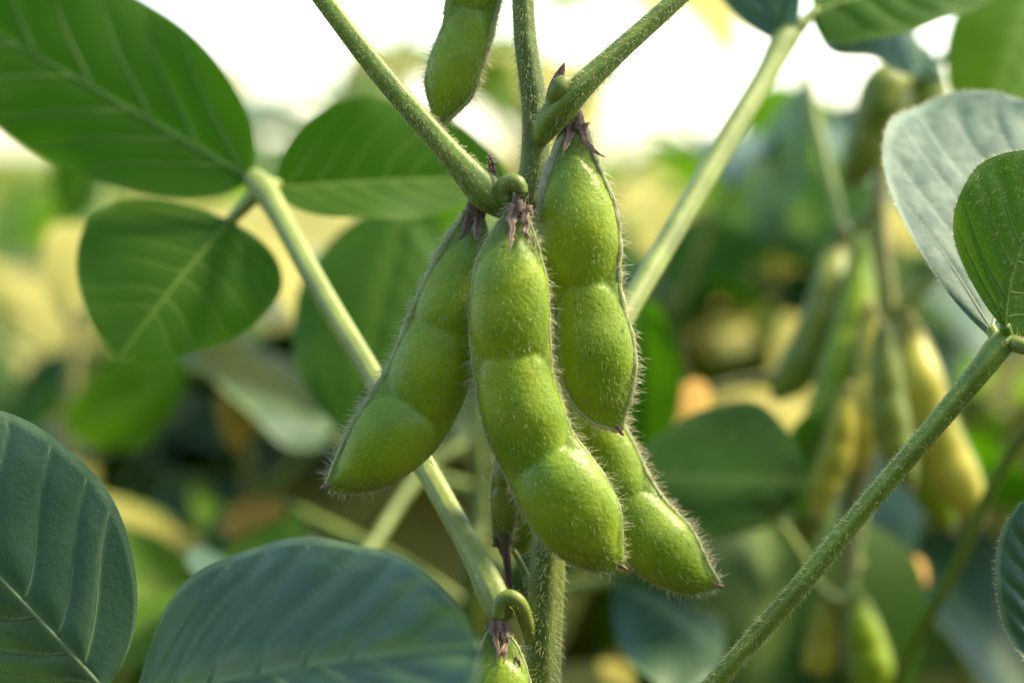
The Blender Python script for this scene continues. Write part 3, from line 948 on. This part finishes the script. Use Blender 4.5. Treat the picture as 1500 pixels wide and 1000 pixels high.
# the plant close behind on the right, with a soft cluster of hanging pods
P0, PX0 = P, PX
P = lambda px, py, d=0.0: P0(px, py, d * 0.8)
PX = lambda d=0.0: PX0(d * 0.8)
D2 = 0.19
r2 = P(1262, 1000, D2)
side_root = thing('soybean_plant', 'out of focus soybean plant at right with yellowing pods hanging in a cluster', 'plant', (r2[0], r2[1] + 0.01, 0))
sp2 = [np.append(P(a, b, d), r * PX(d)) for a, b, d, r in [(1330, -60, 0.2, 9), (1335, 60, 0.2, 10), (1300, 200, 0.195, 11), (1287, 330, 0.19, 13), (1300, 440, 0.19, 14), (1285, 560, 0.19, 14), (1262, 720, 0.19, 15), (1240, 1000, 0.19, 16)]]
tube('stem', sp2 + [np.append([r2[0], r2[1] + 0.01, -0.02], 0.004)], M['stem_yellow'], side_root, n=60, seg=12)
for rows, mt in (
        ([(1330, 60, .19, 6), (1320, 95, .185, 20), (1300, 130, .18, 36), (1285, 180, .18, 36), (1265, 225, .18, 30), (1250, 258, .18, 18), (1243, 275, .18, 3)], 'pod_dull'),
        ([(1345, 60, .2, 6), (1352, 95, .2, 22), (1362, 140, .2, 28), (1366, 190, .2, 24), (1368, 230, .2, 3)], 'pod_dull'),
        ([(1240, 330, .185, 6), (1228, 370, .185, 18), (1214, 430, .18, 27), (1195, 490, .18, 30), (1165, 545, .18, 28), (1140, 575, .18, 14), (1132, 582, .18, 3)], 'pod_dull'),
        ([(1262, 345, .18, 6), (1258, 400, .178, 19), (1250, 470, .175, 28), (1228, 540, .172, 27), (1205, 610, .17, 24), (1180, 655, .17, 12), (1172, 668, .17, 3)], 'pod_green'),
        ([(1272, 440, .17, 6), (1276, 490, .17, 20), (1278, 550, .168, 28), (1268, 610, .165, 28), (1255, 665, .165, 20), (1248, 695, .165, 3)], 'pod_yellow'),
        ([(1330, 455, .17, 6), (1338, 500, .17, 20), (1352, 560, .165, 30), (1370, 630, .165, 34), (1400, 700, .165, 36), (1428, 745, .165, 20), (1440, 765, .165, 3)], 'pod_yellow'),
        ([(1318, 470, .185, 6), (1322, 530, .185, 24), (1328, 600, .185, 34), (1345, 670, .185, 34), (1375, 730, .185, 28), (1395, 780, .185, 3)], 'pod_green'),
        ([(1240, 600, .2, 6), (1215, 640, .2, 24), (1195, 700, .2, 32), (1185, 760, .2, 26), (1180, 800, .2, 3)], 'pod_dull'),
        ([(1225, 850, .19, 6), (1215, 900, .19, 24), (1205, 960, .19, 30), (1190, 1030, .19, 24), (1185, 1060, .19, 3)], 'pod_yellow'),
        ([(1250, 860, .18, 6), (1262, 910, .18, 22), (1275, 970, .18, 30), (1280, 1040, .18, 24), (1285, 1070, .18, 3)], 'pod_green'),
        ([(1290, 470, .15, 6), (1296, 520, .15, 18), (1300, 590, .15, 26), (1312, 650, .15, 26), (1330, 700, .15, 14), (1338, 715, .15, 3)], 'pod_dull'),
        ([(1275, 330, .2, 6), (1268, 380, .2, 16), (1262, 440, .2, 22), (1256, 500, .2, 22), (1252, 560, .2, 12), (1250, 575, .2, 3)], 'pod_green'),
        ([(1245, 560, .16, 6), (1236, 600, .16, 17), (1226, 660, .16, 24), (1205, 720, .16, 22), (1190, 760, .16, 3)], 'pod_yellow'),
        ([(1160, 880, .2, 6), (1150, 930, .2, 24), (1140, 990, .2, 28), (1130, 1050, .2, 3)], 'pod_green')):
    pod(side_root, rows, [0.3, 0.55, 0.8], 0.16, mat=mt, n=40, m=20, seam_l=2.5, seam_r=3.5)
px_tube('petiole', [(1302, 450, .19, 11), (1322, 455, .188, 11), (1345, 430, .185, 10), (1390, 380, .18, 9), (1460, 310, .17, 9), (1560, 200, .16, 9)], 'petiole_pale', side_root, n=24, seg=10)
px_tube('petiole', [(1285, 300, .19, 10), (1240, 345, .195, 10), (1225, 300, .2, 9), (1195, 180, .21, 9), (1180, 110, .215, 8)], 'petiole_pale', side_root, n=24, seg=10)
px_tube('petiole', [(1262, 740, .19, 11), (1240, 870, .185, 9), (1200, 860, .18, 9), (1165, 800, .175, 9), (1120, 740, .17, 9)], 'petiole_pale', side_root, n=24, seg=10)
px_tube('petiole', [(1290, 1060, .19, 11), (1330, 960, .17, 9), (1400, 830, .14, 9), (1470, 680, .12, 9), (1560, 560, .1, 9)], 'petiole', side_root, n=24, seg=10)
px_tube('petiole', [(1310, 180, .195, 9), (1350, 110, .18, 8), (1420, 60, .16, 8), (1520, -20, .15, 8)], 'petiole', side_root, n=20, seg=8)
for a in (((1520, -30, .15), (1440, 210, .13), (1392, 40, .15), (1560, 120, .14), 'leaf_bright'),
          ((1180, 115, .3), (1125, 350, .32), (1105, 250, .33), (1180, 260, .3), 'leaf_blue'),
          ((1180, 700, .15), (925, 690, .17), (1075, 590, .14), (1060, 790, .19), 'leaf_blue'),
          ((1150, 730, .17), (1270, 620, .18), (1180, 600, .16), (1220, 740, .2), 'leaf_dark')):
    leaf(side_root, *a[:4], a[4], bend=0.04, veins=False, nt=24, ns=8)
px_tube('petiole', [(1285, 560, .19, 9), (1180, 540, .21, 7), (1080, 560, .22, 7), (1040, 570, .22, 6)], 'stem_yellow', side_root, n=16, seg=8)
leaf(side_root, (1042, 570, .22), (985, 605, .21), (1005, 560, .22), (1025, 610, .21), 'leaf_dry', bend=0.1, veins=False, nt=16, ns=6, name='withered_leaflet')
px_tube('petiole', [(1250, 830, .19, 9), (1270, 815, .21, 7), (1290, 815, .22, 6)], 'stem_yellow', side_root, n=10, seg=8)
leaf(side_root, (1288, 812, .22), (1345, 880, .2), (1350, 820, .22), (1285, 870, .21), 'leaf_dry', bend=0.1, veins=False, nt=16, ns=6, name='withered_leaflet')

P, PX = P0, PX0
# the plant straight behind the pods
D3 = 0.16
r3 = P(690, 1000, D3)
back_root = thing('soybean_plant', 'soft green soybean plant right behind the hanging pods', 'plant', (r3[0], r3[1] + 0.02, 0))
sp3 = [np.append(P(a, b, d), r * PX(d)) for a, b, d, r in [(720, 300, .19, 7), (715, 430, .185, 10), (700, 600, .18, 12), (705, 800, .175, 13), (690, 1000, .175, 14)]]
tube('stem', sp3 + [np.append([r3[0], r3[1] + 0.02, -0.02], 0.004)], M['stem'], back_root, n=50, seg=10)
for pr_, lf, mt in (
        ([(714, 440, .185, 9), (650, 360, .16, 9), (600, 300, .14, 8)], ((600, 300, .14), (520, 640, .10), (432, 440, .13), (660, 440, .12)), 'leaf_green'),
        ([(702, 640, .18, 9), (620, 690, .17, 9), (545, 800, .15, 9), (500, 860, .14, 9)], ((500, 860, .14), (330, 990, .12), (360, 860, .16), (470, 1010, .11)), 'leaf_blue'),
        ([(700, 600, .18, 10), (600, 560, .19, 9), (510, 600, .2, 9), (490, 640, .2, 8)], ((500, 655, .2), (262, 492, .24), (410, 520, .25), (370, 610, .19)), 'leaf_blue'),
        ([(704, 720, .18, 10), (520, 660, .2, 9), (330, 560, .21, 9), (265, 540, .21, 8)], ((278, 545, .21), (95, 620, .19), (190, 512, .19), (200, 655, .22)), 'leaf_dark'),
        ([(700, 560, .18, 10), (800, 480, .17, 9), (930, 440, .15, 8)], ((940, 440, .15), (945, 690, .16), (890, 540, .14), (998, 540, .15)), 'leaf_green'),
        ([(704, 800, .175, 10), (800, 860, .16, 9), (900, 850, .15, 9)], ((900, 850, .15), (1060, 960, .12), (1010, 850, .18), (950, 1000, .1)), 'leaf_blue'),
        ([(696, 900, .175, 10), (600, 830, .18, 9), (420, 740, .2, 8)], ((430, 745, .2), (300, 860, .17), (330, 740, .22), (430, 850, .16)), 'leaf_green')):
    px_tube('petiole', pr_, 'petiole_pale', back_root, n=18, seg=8)
    leaf(back_root, *lf, mt, bend=0.04, veins=False, nt=24, ns=8)
leaf(back_root, (425, 742, .2), (318, 770, .19), (370, 725, .2), (365, 785, .19), 'leaf_dry', bend=0.1, veins=False, nt=16, ns=6, name='withered_leaflet')
leaf(back_root, (330, 560, .21), (345, 660, .2), (372, 600, .21), (318, 610, .2), 'leaf_dry', bend=0.1, veins=False, nt=16, ns=6, name='withered_leaflet')

# rows of the field behind
BG = 'soybean plants in the blurred rows behind'
BL = {'green': 'blurred green soybean plant in the rows behind the pods', 'yellow': 'blurred yellowing soybean plant in the rows behind the pods'}
k = 100
for D, xr, nx, h0 in ((0.82, 0.25, 8, 0.40), (1.06, 0.32, 9, 0.42), (1.36, 0.40, 10, 0.43), (1.8, 0.5, 10, 0.44)):
    for i in range(nx):
        k += 1
        x = -xr + 2 * xr * (i + 0.5) / nx + random.uniform(-0.03, 0.03)
        pal = 'yellow' if random.random() < 0.68 else 'green'
        field_plant((x, D + random.uniform(-0.06, 0.06)), h0 + (random.uniform(-0.04, 0.04) if random.random() < 0.88 else random.uniform(0.04, 0.08)), k, pal, BL[pal], BG + ' ' + pal,
                    lean=(random.uniform(-0.03, 0.03), random.uniform(-0.03, 0.03)))

for i, (x, D, h, pal) in enumerate(((-0.140, 0.71, 0.47, 'yellow'), (-0.085, 0.76, 0.44, 'yellow'), (-0.035, 0.83, 0.46, 'green'), (0.022, 0.80, 0.47, 'yellow'), (0.060, 0.74, 0.46, 'yellow'),
                                    (0.095, 0.92, 0.50, 'yellow'), (0.015, 1.0, 0.53, 'yellow'), (-0.11, 1.05, 0.50, 'yellow'))):
    field_plant((x, D), h, 340 + i, pal, BL[pal], BG + ' ' + pal, lean=(random.uniform(-0.02, 0.02), random.uniform(-0.02, 0.02)), npet=10)


# far crop: uncountable leaves to the horizon, plus rows added behind the camera
def far_crop_and_screen():
    r = np.random.default_rng(5)
    N_ = 60000
    D = 2.1 * (18.0) ** r.random(N_)
    x = r.uniform(-1, 1, N_) * (0.4 * D + 0.4)
    hmax = 0.43 + 0.05 * np.sin(x * 6) * np.cos(D * 2.3)
    z = hmax * (1 - 0.75 * r.random(N_) ** 2.2)
    # added unseen rows behind the camera, raised to block low front sky light
    nb = 8000
    D[:nb] = -r.choice([0.22, 0.55, 0.95], nb) + r.normal(0, 0.06, nb)
    x[:nb] = r.uniform(-1.3, 1.3, nb)
    z[:nb] = (0.74 + 0.05 * np.sin(x[:nb] * 11)) * (1 - 0.75 * r.random(nb) ** 1.6)
    size = 0.045 * (1 + np.clip(D, 0, None) * 0.06)
    az = r.uniform(0, 6.28, N_)
    el = r.normal(-0.1, 0.5, N_)
    y = np.stack([np.cos(az) * np.cos(el), np.sin(az) * np.cos(el), np.sin(el)], 1)
    zh = np.stack([r.normal(0, 0.5, N_), r.normal(0, 0.5, N_), np.ones(N_)], 1)
    zz = unit(zh - (zh * y).sum(1, keepdims=True) * y)
    xx = np.cross(y, zz)
    c = np.stack([x, D, z], 1)
    sz = size[:, None]
    V = np.stack([c - y * sz, c - xx * sz * 0.6 + zz * sz * 0.15, c + y * sz, c + xx * sz * 0.6 + zz * sz * 0.15], 1).reshape(-1, 3)
    b = (np.arange(N_) * 4)[:, None]
    F = np.concatenate([np.concatenate([b, b + 3, b + 2], 1), np.concatenate([b, b + 2, b + 1], 1)]).tolist()
    me = mesh_from('far_crop_and_screen', V, F, {'vein': np.zeros(len(V))})
    for nm in ('leaf_green', 'leaf_bright', 'leaf_yellow'):
        me.materials.append(M[nm])
    mi = r.choice([0, 1, 2], N_, p=[0.3, 0.3, 0.4])
    me.polygons.foreach_set('material_index', np.concatenate([mi, mi]).astype(np.int32))
    o = bpy.data.objects.new('far_crop_and_screen', me)
    COL.objects.link(o)
    o['kind'] = 'stuff'
    o['label'] = 'far soybean crop blurring into the horizon, with added unseen rows behind the camera'
    o['category'] = 'crop'


far_crop_and_screen()
